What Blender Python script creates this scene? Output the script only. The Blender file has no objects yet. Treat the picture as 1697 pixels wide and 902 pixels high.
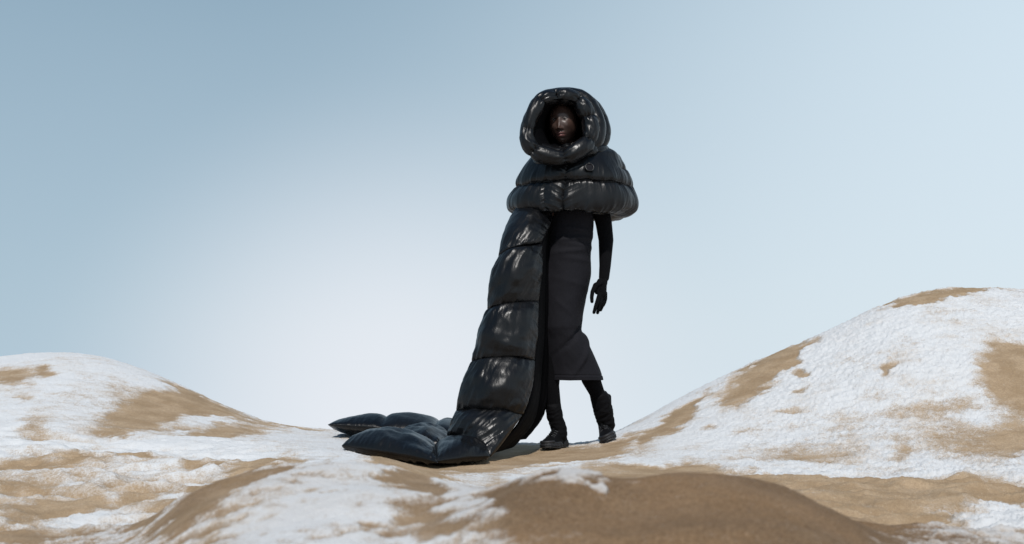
import bpy, math, random
import numpy as np
from mathutils import Vector
random.seed(3); RNG = np.random.RandomState(7)
scene = bpy.context.scene
COL = scene.collection

# ------------------------------------------------------------------ camera
FPX, CU, CV, CAMZ, PITCH = 2357.0, 848.5, 451.0, 0.45, math.atan((607-451)/2357.0)
cd = bpy.data.cameras.new("camera"); cam = bpy.data.objects.new("camera", cd); COL.objects.link(cam)
cam.location = (0, 0, CAMZ); cam.rotation_euler = (math.pi/2+PITCH, 0, 0)
cd.lens = 50; cd.sensor_width = 36; cd.clip_start = 0.05; cd.clip_end = 500
cd.dof.use_dof = True; cd.dof.focus_distance = 7.95; cd.dof.aperture_fstop = 4.0
scene.camera = cam
CP, SP = math.cos(PITCH), math.sin(PITCH)
def P(u, v, d):
    """world point seen at photo pixel (u,v) standing d metres in front of the camera"""
    x = (u-CU)/FPX; y = (CV-v)/FPX
    dy = CP-y*SP; dz = SP+y*CP; t = d/dy
    return np.array([x*t, d, CAMZ+dz*t])
def project(p):
    X = p[..., 0]; Y = p[..., 1]; Z = p[..., 2]-CAMZ
    f = Y*CP+Z*SP; up = -Y*SP+Z*CP
    return CU+FPX*X/f, CV-FPX*up/f

# ------------------------------------------------------------------ world + sun
SUN_EL, SUN_AZ = math.radians(51), math.radians(-3)     # azimuth measured from straight behind the camera, minus = camera left
scene.view_settings.view_transform = 'Standard'; scene.view_settings.look = 'None'
scene.view_settings.exposure = 0; scene.view_settings.gamma = 1
W = bpy.data.worlds.new("World"); scene.world = W; W.use_nodes = True
nt = W.node_tree; nt.nodes.clear()
def srgb(r, g, b):
    f = lambda c: (c/255/12.92 if c <= 10 else ((c/255+0.055)/1.055)**2.4)
    return (f(r), f(g), f(b), 1)
def N(t, **k):
    n = nt.nodes.new(t)
    for a, b in k.items(): setattr(n, a, b)
    return n
def L(a, b): nt.links.new(a, b)
out = N('ShaderNodeOutputWorld'); bg = N('ShaderNodeBackground'); L(bg.outputs[0], out.inputs[0])
tc = N('ShaderNodeTexCoord')
sky = N('ShaderNodeTexSky', sky_type='NISHITA', sun_disc=False)
sky.sun_elevation = SUN_EL; sky.sun_rotation = math.pi+SUN_AZ*-1
def dot_with(v):
    n = N('ShaderNodeVectorMath', operation='DOT_PRODUCT'); L(tc.outputs['Generated'], n.inputs[0]); n.inputs[1].default_value = v
    return n.outputs['Value']
def mrange(src, a, b, smooth=True, lo=0., hi=1.):
    n = N('ShaderNodeMapRange'); n.interpolation_type = 'SMOOTHSTEP' if smooth else 'LINEAR'
    L(src, n.inputs['Value']); n.inputs['From Min'].default_value = a; n.inputs['From Max'].default_value = b
    n.inputs['To Min'].default_value = lo; n.inputs['To Max'].default_value = hi
    return n.outputs['Result']
def mixc(f, a, b, blend='MIX'):
    n = N('ShaderNodeMix', data_type='RGBA', blend_type=blend)
    if isinstance(f, float): n.inputs[0].default_value = f
    else: L(f, n.inputs[0])
    for i, c in ((6, a), (7, b)):
        if isinstance(c, tuple): n.inputs[i].default_value = c
        else: L(c, n.inputs[i])
    return n.outputs[2]
elev = dot_with((0, 0, 1)); xr = dot_with((1, 0, 0))
zen_l, zen_r = srgb(145, 172, 191), srgb(211, 229, 241)
hor_l, hor_r = srgb(182, 204, 219), srgb(221, 233, 241)
top = mixc(mrange(xr, -0.20, 0.42), zen_l, zen_r); low = mixc(mrange(xr, -0.42, 0.26), hor_l, hor_r)
grad = mixc(mrange(elev, -0.05, 0.27, smooth=False), low, top)
gd = P(660, 725, 10)-np.array([0, 0, CAMZ]); gd /= np.linalg.norm(gd)
grad = mixc(mrange(elev, 0.20, 0.95), grad, srgb(72, 106, 142))
glow_ = mrange(dot_with(tuple(gd)), 0.962, 1.001, smooth=False)
gp = N('ShaderNodeMath', operation='POWER'); L(glow_, gp.inputs[0]); gp.inputs[1].default_value = 2.3; glow = gp.outputs[0]
grad = mixc(glow, grad, srgb(236, 240, 247))
sk = N('ShaderNodeVectorMath', operation='SCALE'); L(sky.outputs[0], sk.inputs[0]); sk.inputs['Scale'].default_value = 0.10
fin = mixc(0.04, grad, sk.outputs[0])
L(fin, bg.inputs[0]); bg.inputs[1].default_value = 1.0

sd = bpy.data.lights.new("sun", 'SUN'); sun = bpy.data.objects.new("sun", sd); COL.objects.link(sun)
sd.energy = 3.2; sd.angle = math.radians(2); sd.color = (1.0, 0.965, 0.92)
svec = Vector((math.sin(SUN_AZ)*math.cos(SUN_EL), -math.cos(SUN_AZ)*math.cos(SUN_EL), math.sin(SUN_EL)))   # towards the sun
sun.rotation_euler = svec.to_track_quat('Z', 'Y').to_euler()

# ------------------------------------------------------------------ noise
_perm = RNG.permutation(512).astype(np.int64); _ang = RNG.rand(512)*2*np.pi
def noise(x, y, seed=0):
    x = np.asarray(x, float)+seed*17.31; y = np.asarray(y, float)+seed*5.77
    x, y = np.broadcast_arrays(x, y)
    xi = np.floor(x).astype(np.int64); yi = np.floor(y).astype(np.int64); xf = x-xi; yf = y-yi
    def g(ix, iy, dx, dy):
        a = _ang[_perm[(_perm[ix & 511]+iy) & 511]]
        return np.cos(a)*dx+np.sin(a)*dy
    u = xf**3*(xf*(xf*6-15)+10); w = yf**3*(yf*(yf*6-15)+10)
    a = g(xi, yi, xf, yf); b = g(xi+1, yi, xf-1, yf); c = g(xi, yi+1, xf, yf-1); d = g(xi+1, yi+1, xf-1, yf-1)
    return 1.5*((a*(1-u)+b*u)*(1-w)+(c*(1-u)+d*u)*w)
def fbm(x, y, seed=0, o=4, g=0.5):
    s = 0; a = 1.
    for i in range(o): s = s+a*noise(x*2**i, y*2**i, seed+i*3); a *= g
    return s
def sstep(x, a, b):
    t = np.clip((x-a)/(b-a), 0, 1); return t*t*(3-2*t)

# ------------------------------------------------------------------ mesh helpers
def mesh_from(name, V, F, mats, smooth=True, matidx=None):
    me = bpy.data.meshes.new(name); V = np.asarray(V, np.float32); F = np.asarray(F, np.int32)
    n = F.shape[1]
    me.vertices.add(len(V)); me.vertices.foreach_set('co', V.ravel())
    me.loops.add(F.size); me.loops.foreach_set('vertex_index', F.ravel())
    me.polygons.add(len(F)); me.polygons.foreach_set('loop_start', np.arange(0, F.size, n, dtype=np.int32))
    me.polygons.foreach_set('loop_total', np.full(len(F), n, np.int32))
    for m in mats: me.materials.append(m)
    if matidx is not None: me.polygons.foreach_set('material_index', np.asarray(matidx, np.int32))
    me.update(calc_edges=True); me.validate()
    me.polygons.foreach_set('use_smooth', np.full(len(me.polygons), smooth))
    return me
def link(name, me, parent=None, kind=None, label=None):
    o = bpy.data.objects.new(name, me); COL.objects.link(o)
    if parent is not None: o.parent = parent
    if kind: o['kind'] = kind
    if label: o['label'] = label
    return o
def empty(name, parent=None, loc=(0, 0, 0)):
    o = bpy.data.objects.new(name, None); COL.objects.link(o); o.location = loc; o.empty_display_size = 0.1
    if parent is not None: o.parent = parent
    return o
def grid_faces(nr, nc, wrap_c=False, wrap_r=False, off=0, flip=False):
    r = np.arange(nr if wrap_r else nr-1); c = np.arange(nc if wrap_c else nc-1)
    R, C = np.meshgrid(r, c, indexing='ij'); R2 = (R+1) % nr; C2 = (C+1) % nc
    f = np.stack([R*nc+C, R*nc+C2, R2*nc+C2, R2*nc+C], -1).reshape(-1, 4)+off
    return f[:, ::-1] if flip else f
def grid_normals(G, wrap_c=False, wrap_r=False):
    if wrap_c: a = np.roll(G, -1, 1)-np.roll(G, 1, 1)
    else: a = np.gradient(G, axis=1)
    if wrap_r: b = np.roll(G, -1, 0)-np.roll(G, 1, 0)
    else: b = np.gradient(G, axis=0)
    n = np.cross(a, b); return n/np.maximum(np.linalg.norm(n, axis=-1, keepdims=True), 1e-9)
def crom(pts, t, closed=False):
    """Catmull-Rom through pts (k,...) at parameters t in [0,k-1] (or [0,k) closed)"""
    pts = np.asarray(pts, float); k = len(pts); t = np.asarray(t, float)
    i = np.floor(t).astype(int)
    if not closed: i = np.clip(i, 0, k-2)
    f = (t-i).reshape(-1, *([1]*(pts.ndim-1)))
    def g(j): return pts[j % k] if closed else np.where((j < 0).reshape(-1, *([1]*(pts.ndim-1))), 2*pts[0]-pts[1], np.where((j > k-1).reshape(-1, *([1]*(pts.ndim-1))), 2*pts[-1]-pts[-2], pts[np.clip(j, 0, k-1)]))
    a, b, c, d = g(i-1), g(i), g(i+1), g(i+2)
    return 0.5*((2*b)+(-a+c)*f+(2*a-5*b+4*c-d)*f*f+(-a+3*b-3*c+d)*f**3)
def remeshed(name, V, F, voxel, mats, smooth_it=4):
    me = mesh_from(name+'_raw', V, F, mats)
    o = bpy.data.objects.new('tmp', me); COL.objects.link(o)
    m = o.modifiers.new('r', 'REMESH'); m.mode = 'VOXEL'; m.voxel_size = voxel; m.use_smooth_shade = True
    if smooth_it:
        s = o.modifiers.new('s', 'SMOOTH'); s.iterations = smooth_it; s.factor = 0.5
    dg = bpy.context.evaluated_depsgraph_get(); dg.update()
    r = bpy.data.meshes.new_from_object(o.evaluated_get(dg)); r.name = name
    bpy.data.objects.remove(o); bpy.data.meshes.remove(me)
    r.materials.clear()
    for m in mats: r.materials.append(m)
    r.polygons.foreach_set('use_smooth', np.full(len(r.polygons), True)); return r
class Soup:
    def __init__(s): s.V = []; s.F = []; s.n = 0
    def add(s, V, F): s.V.append(np.asarray(V, float)); s.F.append(np.asarray(F)+s.n); s.n += len(V)
    def get(s): return np.concatenate(s.V), np.concatenate(s.F)
def frame_of(d):
    d = d/np.linalg.norm(d); up = np.array([0, 0, 1.]) if abs(d[2]) < 0.9 else np.array([0, 1., 0])
    a = np.cross(up, d); a /= np.linalg.norm(a); return a, np.cross(d, a), d
def capsule(s, p, q, r1, r2, seg=20, flat=1.0, ax=None):
    """tapered round-ended bar, closed; flat squeezes the frame's second axis"""
    p, q = np.asarray(p, float), np.asarray(q, float); a, b, d = frame_of(q-p)
    if ax is not None:
        a = np.asarray(ax, float)-np.dot(ax, d)*d; a /= np.linalg.norm(a); b = np.cross(d, a)
    rings = []
    for k in range(6):
        t = -math.pi/2+math.pi/2*(k+0.15)/6; rings.append((p+d*r1*math.sin(t), r1*math.cos(t)))
    for k in range(7):
        f = k/6; rings.append((p+(q-p)*f, r1+(r2-r1)*f))
    for k in range(6):
        t = math.pi/2*(k+0.85)/6; rings.append((q+d*r2*math.sin(t), r2*math.cos(t)))
    th = np.linspace(0, 2*np.pi, seg, endpoint=False)
    G = np.array([c+r*(np.outer(np.cos(th), a)+flat*np.outer(np.sin(th), b)) for c, r in rings])
    nr = len(G); V = np.concatenate([G.reshape(-1, 3), [G[0].mean(0)], [G[-1].mean(0)]])
    F = grid_faces(nr, seg, wrap_c=True); n0 = nr*seg
    j = np.arange(seg); j2 = (j+1) % seg
    caps = np.concatenate([np.stack([j2, j, np.full(seg, n0), np.full(seg, n0)], -1), np.stack([(nr-1)*seg+j, (nr-1)*seg+j2, np.full(seg, n0+1), np.full(seg, n0+1)], -1)])
    tri = caps[:, :3]
    s.add(V, np.concatenate([F, ]))  # quads
    # caps as degenerate-free quads: split ring centre into the last ring (voxel remesh closes the pin hole)
def tube(path, rad, seg=16, closed=False, n=None, flat=1.0):
    """swept tube grid (rows along the path) with parallel-transport frame"""
    path = np.asarray(path, float); rad = np.asarray(rad, float)
    T = np.roll(path, -1, 0)-np.roll(path, 1, 0) if closed else np.gradient(path, axis=0)
    T /= np.linalg.norm(T, axis=1, keepdims=True)
    a = np.zeros_like(path); a[0] = frame_of(T[0])[0]
    for i in range(1, len(path)):
        v = a[i-1]-np.dot(a[i-1], T[i])*T[i]; a[i] = v/np.linalg.norm(v)
    b = np.cross(T, a); th = np.linspace(0, 2*np.pi, seg, endpoint=False)
    return path[:, None]+rad[:, None, None]*(np.cos(th)[None, :, None]*a[:, None]+flat*np.sin(th)[None, :, None]*b[:, None])
def tube_mesh(name, path, rad, mats, seg=12, closed=False):
    G = tube(path, rad, seg, closed); nr = len(G)
    V = G.reshape(-1, 3); F = grid_faces(nr, seg, wrap_c=True, wrap_r=closed)
    if not closed:
        V = np.concatenate([V, [G[0].mean(0)], [G[-1].mean(0)]]); j = np.arange(0, seg, 2); n0 = nr*seg
        c1 = np.stack([j, np.full(len(j), n0), (j+2) % seg, j+1], -1); c2 = np.stack([(nr-1)*seg+j, (nr-1)*seg+j+1, (nr-1)*seg+(j+2) % seg, np.full(len(j), n0+1)], -1)
        F = np.concatenate([F, c1, c2])
    return mesh_from(name, V, F, mats)

# ------------------------------------------------------------------ materials
def material(name, build):
    m = bpy.data.materials.new(name); m.use_nodes = True; t = m.node_tree; t.nodes.clear()
    o = t.nodes.new('ShaderNodeOutputMaterial'); b = t.nodes.new('ShaderNodeBsdfPrincipled'); t.links.new(b.outputs[0], o.inputs[0])
    class H: pass
    h = H(); h.t = t; h.b = b
    def n(tp, **k):
        x = t.nodes.new(tp)
        for a, c in k.items():
            if a.startswith('i_'): x.inputs[a[2:].replace('_', ' ')].default_value = c
            else: setattr(x, a, c)
        return x
    h.n = n; h.l = lambda a, c: t.links.new(a, c)
    def tex(scale, detail=4, rough=0.5, vec=None, tp='ShaderNodeTexNoise', **k):
        x = n(tp, **k); x.inputs['Scale'].default_value = scale
        if tp == 'ShaderNodeTexNoise': x.inputs['Detail'].default_value = detail; x.inputs['Roughness'].default_value = rough
        h.l(vec if vec is not None else h.obj, x.inputs['Vector']); return x.outputs[0]
    h.tex = tex
    c = n('ShaderNodeTexCoord'); h.obj = c.outputs['Object']
    def stretch(v):
        x = n('ShaderNodeMapping'); x.inputs['Scale'].default_value = v; h.l(h.obj, x.inputs[0]); return x.outputs[0]
    h.stretch = stretch
    def math_(op, a, c=0., d=None):
        x = n('ShaderNodeMath', operation=op)
        for i, s in enumerate((a, c, d)):
            if s is None: continue
            if isinstance(s, (int, float)): x.inputs[i].default_value = s
            else: h.l(s, x.inputs[i])
        return x.outputs[0]
    h.math = math_
    def rng(s, a, c, lo=0., hi=1., smooth=True):
        x = n('ShaderNodeMapRange', interpolation_type='SMOOTHSTEP' if smooth else 'LINEAR'); h.l(s, x.inputs[0])
        for i, v in zip((1, 2, 3, 4), (a, c, lo, hi)): x.inputs[i].default_value = v
        return x.outputs[0]
    h.rng = rng
    def mix(f, a, c):
        x = n('ShaderNodeMix', data_type='RGBA')
        if isinstance(f, float): x.inputs[0].default_value = f
        else: h.l(f, x.inputs[0])
        for i, s in ((6, a), (7, c)):
            if isinstance(s, tuple): x.inputs[i].default_value = s if len(s) == 4 else (*s, 1)
            else: h.l(s, x.inputs[i])
        return x.outputs[2]
    h.mix = mix
    def bump(hgt, dist, strength=1., prev=None):
        x = n('ShaderNodeBump'); x.inputs['Distance'].default_value = dist; x.inputs['Strength'].default_value = strength
        h.l(hgt, x.inputs['Height'])
        if prev is not None: h.l(prev, x.inputs['Normal'])
        return x.outputs[0]
    h.bump = bump
    build(h); return m
def setv(b, **k):
    for a, v in k.items(): b.inputs[a.replace('_', ' ')].default_value = v

def m_ground(h):
    at = h.n('ShaderNodeAttribute', attribute_name='snow'); shd = h.n('ShaderNodeAttribute', attribute_name='near_shade')
    n1 = h.tex(26, 5, 0.65); n2 = h.tex(110, 3, 0.6); n3 = h.tex(420, 2, 0.6); n0 = h.tex(7, 3, 0.5)
    s = h.math('ADD', at.outputs['Fac'], h.math('MULTIPLY', h.math('SUBTRACT', n1, 0.5), 0.7))
    s = h.math('ADD', s, h.math('MULTIPLY', h.math('SUBTRACT', n2, 0.5), 1.3))
    s = h.math('ADD', s, h.math('MULTIPLY', h.math('SUBTRACT', n3, 0.5), 1.7))
    mask = h.rng(s, -0.48, 0.62)
    thin = h.rng(h.math('ADD', s, h.math('MULTIPLY', h.math('SUBTRACT', h.tex(3.2, 4, 0.55), 0.5), 1.8)), -0.3, 0.95)
    sand = h.mix(h.rng(n0, 0.35, 0.68), (0.40, 0.285, 0.172), (0.53, 0.392, 0.255))
    sand = h.mix(h.rng(n3, 0.35, 0.65), h.mix(0.45, sand, (0.13, 0.08, 0.05)), sand)
    ng = h.tex(75, 4, 0.7); sand = h.mix(h.rng(ng, 0.36, 0.62, 0.34, 0), sand, (0.22, 0.15, 0.09))
    sand = h.mix(h.math('MULTIPLY', shd.outputs['Fac'], 0.85), sand, h.mix(h.rng(h.math('ADD', h.math('MULTIPLY', ng, 0.45), h.math('MULTIPLY', h.tex(2.3, 3), 0.55)), 0.36, 0.64), (0.085, 0.043, 0.018), (0.205, 0.116, 0.056)))  # shade of the near mounds mixed into the sand colour
    v = h.n('ShaderNodeTexVoronoi'); v.inputs['Scale'].default_value = 170; h.l(h.obj, v.inputs['Vector'])
    spk = h.math('MULTIPLY', h.rng(v.outputs['Distance'], 0.13, 0.22, 1, 0), h.rng(n1, 0.5, 0.62))
    sand = h.mix(h.math('MULTIPLY', spk, 0.6), sand, (0.8, 0.76, 0.7))
    sand = h.mix(h.math('MULTIPLY', shd.outputs['Fac'], h.rng(h.tex(240, 3, 0.75), 0.40, 0.66, 0.0, 0.55)), sand, (0.34, 0.24, 0.15))
    sand = h.mix(h.math('MULTIPLY', shd.outputs['Fac'], h.rng(h.tex(190, 3, 0.75), 0.34, 0.50, 0.55, 0.0)), sand, (0.05, 0.026, 0.012))
    snow = h.mix(thin, (0.57, 0.50, 0.43), (0.69, 0.695, 0.70))
    sm_ = h.rng(at.outputs['Fac'], -0.4, 0.6)
    snow = h.mix(h.math('MULTIPLY', shd.outputs['Fac'], 0.45), snow, (0.42, 0.36, 0.31))  # same painted shade greys the near snow
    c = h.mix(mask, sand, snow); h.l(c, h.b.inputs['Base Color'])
    setv(h.b, Roughness=0.92); h.b.inputs['Specular IOR Level'].default_value = 0.15
    hh = h.math('ADD', h.math('MULTIPLY', sm_, 0.5), h.math('MULTIPLY', n2, h.math('ADD', 0.5, h.math('MULTIPLY', sm_, 0.7))))
    b1 = h.bump(hh, 0.006, 0.9); b2 = h.bump(n3, 0.0016, 0.8, b1); h.l(b2, h.b.inputs['Normal'])
M_ground = material('snowy_sand', m_ground)
def m_puff(h):
    w1 = h.tex(24, 4, 0.6, h.stretch((1.0, 1.0, 0.22))); w2 = h.tex(60, 3, 0.5, h.stretch((1.0, 1.0, 0.5)))
    r = h.rng(h.tex(6, 3), 0.3, 0.7, 0.28, 0.40); h.l(r, h.b.inputs['Roughness'])
    setv(h.b, Base_Color=(0.0028, 0.003, 0.0038, 1)); h.b.inputs['Specular IOR Level'].default_value = 0.34
    rid = h.math('ABSOLUTE', h.math('SUBTRACT', w1, 0.5))
    b1 = h.bump(rid, 0.012, 0.35); b2 = h.bump(w2, 0.001, 0.25, b1); h.l(b2, h.b.inputs['Normal'])
M_puff = material('glossy_black_nylon', m_puff)
def m_lining(h):
    setv(h.b, Base_Color=(0.002, 0.002, 0.0025, 1), Roughness=0.75); h.b.inputs['Specular IOR Level'].default_value = 0.06
    h.l(h.bump(h.tex(40, 4), 0.004, 0.5), h.b.inputs['Normal'])
M_lining = material('matt_black_lining', m_lining)
def m_knit(h):
    setv(h.b, Base_Color=(0.0045, 0.0045, 0.0055, 1), Roughness=0.9); h.b.inputs['Specular IOR Level'].default_value = 0.1
    w = h.n('ShaderNodeTexWave'); w.inputs['Scale'].default_value = 75; w.inputs['Distortion'].default_value = 0.4; h.l(h.obj, w.inputs['Vector'])
    h.l(h.bump(w.outputs[0], 0.002, 0.8), h.b.inputs['Normal'])
M_knit = material('black_ribbed_knit', m_knit)
def m_dress(h):
    c = h.mix(h.rng(h.tex(500, 2), 0.3, 0.7), (0.0085, 0.0085, 0.0110), (0.0150, 0.0145, 0.0185)); h.l(c, h.b.inputs['Base Color'])
    setv(h.b, Roughness=0.85); h.b.inputs['Specular IOR Level'].default_value = 0.15
    h.l(h.bump(h.tex(300, 3), 0.0015, 0.6), h.b.inputs['Normal'])
M_dress = material('charcoal_wool_jersey', m_dress)
def m_skin(h):
    a = h.n('ShaderNodeAttribute', attribute_name='tint')
    s = h.n('ShaderNodeSeparateColor'); h.l(a.outputs['Color'], s.inputs[0])
    base = h.mix(h.rng(h.tex(30, 3), 0.3, 0.7), (0.048, 0.027, 0.021), (0.068, 0.039, 0.030))
    c = h.mix(s.outputs[0], base, (0.26, 0.115, 0.105)); c = h.mix(s.outputs[1], c, (0.012, 0.008, 0.007)); h.l(c, h.b.inputs['Base Color'])
    h.l(h.rng(s.outputs[0], 0, 1, 0.40, 0.22), h.b.inputs['Roughness']); h.b.inputs['Specular IOR Level'].default_value = 0.55
    h.l(h.bump(h.tex(260, 3), 0.0006, 0.5), h.b.inputs['Normal'])
M_skin = material('dark_brown_skin', m_skin)
def m_hair(h): setv(h.b, Base_Color=(0.004, 0.0035, 0.0035, 1), Roughness=0.7); h.l(h.bump(h.tex(220, 4), 0.003, 0.8), h.b.inputs['Normal'])
M_hair = material('black_hair', m_hair)
def m_eye(h): setv(h.b, Base_Color=(0.22, 0.20, 0.19, 1), Roughness=0.3)
M_eye = material('eye_white', m_eye)
def m_iris(h): setv(h.b, Base_Color=(0.008, 0.005, 0.004, 1), Roughness=0.32)
M_iris = material('dark_iris', m_iris)
def m_boot(h):
    setv(h.b, Base_Color=(0.003, 0.003, 0.0038, 1), Roughness=0.75); h.b.inputs['Specular IOR Level'].default_value = 0.12
    h.l(h.bump(h.tex(90, 4), 0.002, 0.6), h.b.inputs['Normal'])
M_boot = material('black_boot_fabric', m_boot)
def m_rubber(h):
    setv(h.b, Base_Color=(0.009, 0.0095, 0.012, 1), Roughness=0.6)
    h.l(h.bump(h.tex(70, 3), 0.002, 0.6), h.b.inputs['Normal'])
M_rubber = material('black_rubber', m_rubber)
def m_lace(h): setv(h.b, Base_Color=(0.022, 0.023, 0.027, 1), Roughness=0.7)
M_lace = material('black_lace', m_lace)
def m_logo(h): setv(h.b, Base_Color=(0.002, 0.002, 0.003, 1), Roughness=0.35)
M_logo = material('black_emblem', m_logo)

# ------------------------------------------------------------------ ground: one sheet of snow-dusted sand dunes
def knot(d, pts):
    """pts = (u, v[, d]) seen crest or floor marks -> arrays s=x/y, depth, z"""
    o = []
    for p in pts:
        dd = p[2] if len(p) > 2 else d
        w = P(p[0], p[1], dd); o.append((w[0]/w[1], dd, w[2]))
    return np.array(o)
ROWS = [
 knot(3.3, [(-900,930,3.6),(-300,925,3.6),(0,925,3.7),(100,925,3.8),(200,902,3.9),(250,864,4.0),(300,826,4.0),(350,799,4.0),(430,769,4.0),(480,761,4.0),(530,764,4.0),(600,773,3.9),(700,793,3.7),(760,804,3.5),(808,808,3.4),(850,795,3.3),(900,789,3.25),(950,793,3.2),(1000,805,3.15),(1040,811,3.1),(1100,806,3.1),(1180,799,3.1),(1230,800,3.1),(1300,818,3.1),(1350,840,3.1),(1400,866,3.1),(1440,890,3.1),(1480,914,3.1),(1600,935,3.2),(1700,940,3.2),(2500,930,3.2)]),
 knot(4.9, [(-900,865),(0,862),(300,862),(500,858),(700,860),(1000,860),(1400,862),(1700,862),(2500,850)]),
 knot(5.6, [(-900,822),(0,822),(300,820),(450,806),(540,768),(600,753),(650,760),(700,779),(745,800),(800,814),(1000,815),(1200,817),(1700,822),(2500,805)]),
 knot(6.6, [(-900,775),(0,782),(300,780),(450,772),(540,764),(620,772),(700,787),(850,792),(1000,792),(1150,794),(1300,790),(1500,782),(1700,778),(2500,740)]),
 knot(7.4, [(-900,730),(0,744),(200,748),(400,746),(500,742),(560,745),(620,757),(700,766),(850,763),(950,760),(1000,757),(1100,749),(1300,735),(1500,712),(1700,700),(2500,690)]),
 knot(8.2, [(-900,680),(0,690),(100,690),(200,703),(300,717),(400,727),(500,731),(560,730),(700,738),(850,743),(950,741),(1000,735),(1050,720),(1150,690),(1300,650),(1500,598),(1700,590),(2500,600)]),
 knot(9.0, [(-900,640,10.5),(-200,610,10.5),(0,593,10.4),(60,587,10.4),(120,585.5,10.3),(170,592,10.2),(225,609,10.1),(300,640,9.9),(370,672,9.7),(430,698,9.5),(500,711,9.3),(560,717,9.1),(650,724,9.0),(740,731,8.9),(850,736,8.8),(930,737,8.75),(985,735,8.7),(1029,716,8.7),(1078,690,8.8),(1132,659,8.9),(1196,627,9.0),(1289,583,9.2),(1348,562,9.3),(1407,533,9.4),(1441,515,9.5),(1485,498,9.6),(1539,484,9.7),(1588,479,9.8),(1637,479,9.9),(1697,484,10),(1900,520,10),(2500,600,10)]),
]
def smooth_on(s, vals, grid, sig):
    y = np.interp(grid, s, vals); k = int(3*sig/(grid[1]-grid[0])); x = np.arange(-k, k+1)*(grid[1]-grid[0])
    w = np.exp(-x**2/(2*sig**2)); w /= w.sum(); return np.convolve(np.pad(y, k, mode='edge'), w, 'valid')
SG = np.linspace(-1.4, 1.4, 2801)
KD, KZ = [], []
KD.append(np.full_like(SG, 0.4)); KZ.append(np.full_like(SG, -0.05))
KD.append(np.full_like(SG, 2.2)); KZ.append(np.full_like(SG, -0.03))
for i, k in enumerate(ROWS):
    sg = 0.006 if i in (0, 6) else 0.012
    KD.append(smooth_on(k[:, 0], k[:, 1], SG, 0.02)); KZ.append(smooth_on(k[:, 0], k[:, 2], SG, sg))
KD.append(KD[-1]+3.0); KZ.append(KZ[-1]-0.42)
KD.append(np.full_like(SG, 30.)); KZ.append(np.full_like(SG, -4.2))
KD.append(np.full_like(SG, 90.)); KZ.append(np.full_like(SG, -14.0))
KD = np.array(KD); KZ = np.array(KZ)
def pchip_cols(D, Z, d):
    """D,Z (K,n) knots per column, d (m,n) wanted -> z (m,n)"""
    h = np.diff(D, axis=0); dl = np.diff(Z, axis=0)/h; m = np.zeros_like(D)
    a, b = dl[:-1], dl[1:]; w1 = 2*h[1:]+h[:-1]; w2 = h[1:]+2*h[:-1]
    with np.errstate(divide='ignore', invalid='ignore'):
        hm = (w1+w2)/(w1/a+w2/b)
    m[1:-1] = np.where(a*b > 0, hm, 0); m[0] = dl[0]; m[-1] = dl[-1]
    z = np.zeros_like(d)
    for k in range(len(D)-1):
        lo, hi = D[k], D[k+1]; t = (d-lo)/(hi-lo)
        sel = (t >= 0) & (t < 1) if k < len(D)-2 else (t >= 0)
        if k == 0: sel |= t < 0
        hh = hi-lo; t2 = t*t; t3 = t2*t
        v = (2*t3-3*t2+1)*Z[k]+(t3-2*t2+t)*hh*m[k]+(-2*t3+3*t2)*Z[k+1]+(t3-t2)*hh*m[k+1]
        z = np.where(sel, v, z)
    return z
def base_z(s, d):
    s = np.clip(s, -1.4, 1.4); shp = s.shape; sf = s.ravel()
    D = np.array([np.interp(sf, SG, k) for k in KD]); Z = np.array([np.interp(sf, SG, k) for k in KZ])
    return pchip_cols(D, Z, d.ravel()[None])[0].reshape(shp)
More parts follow.
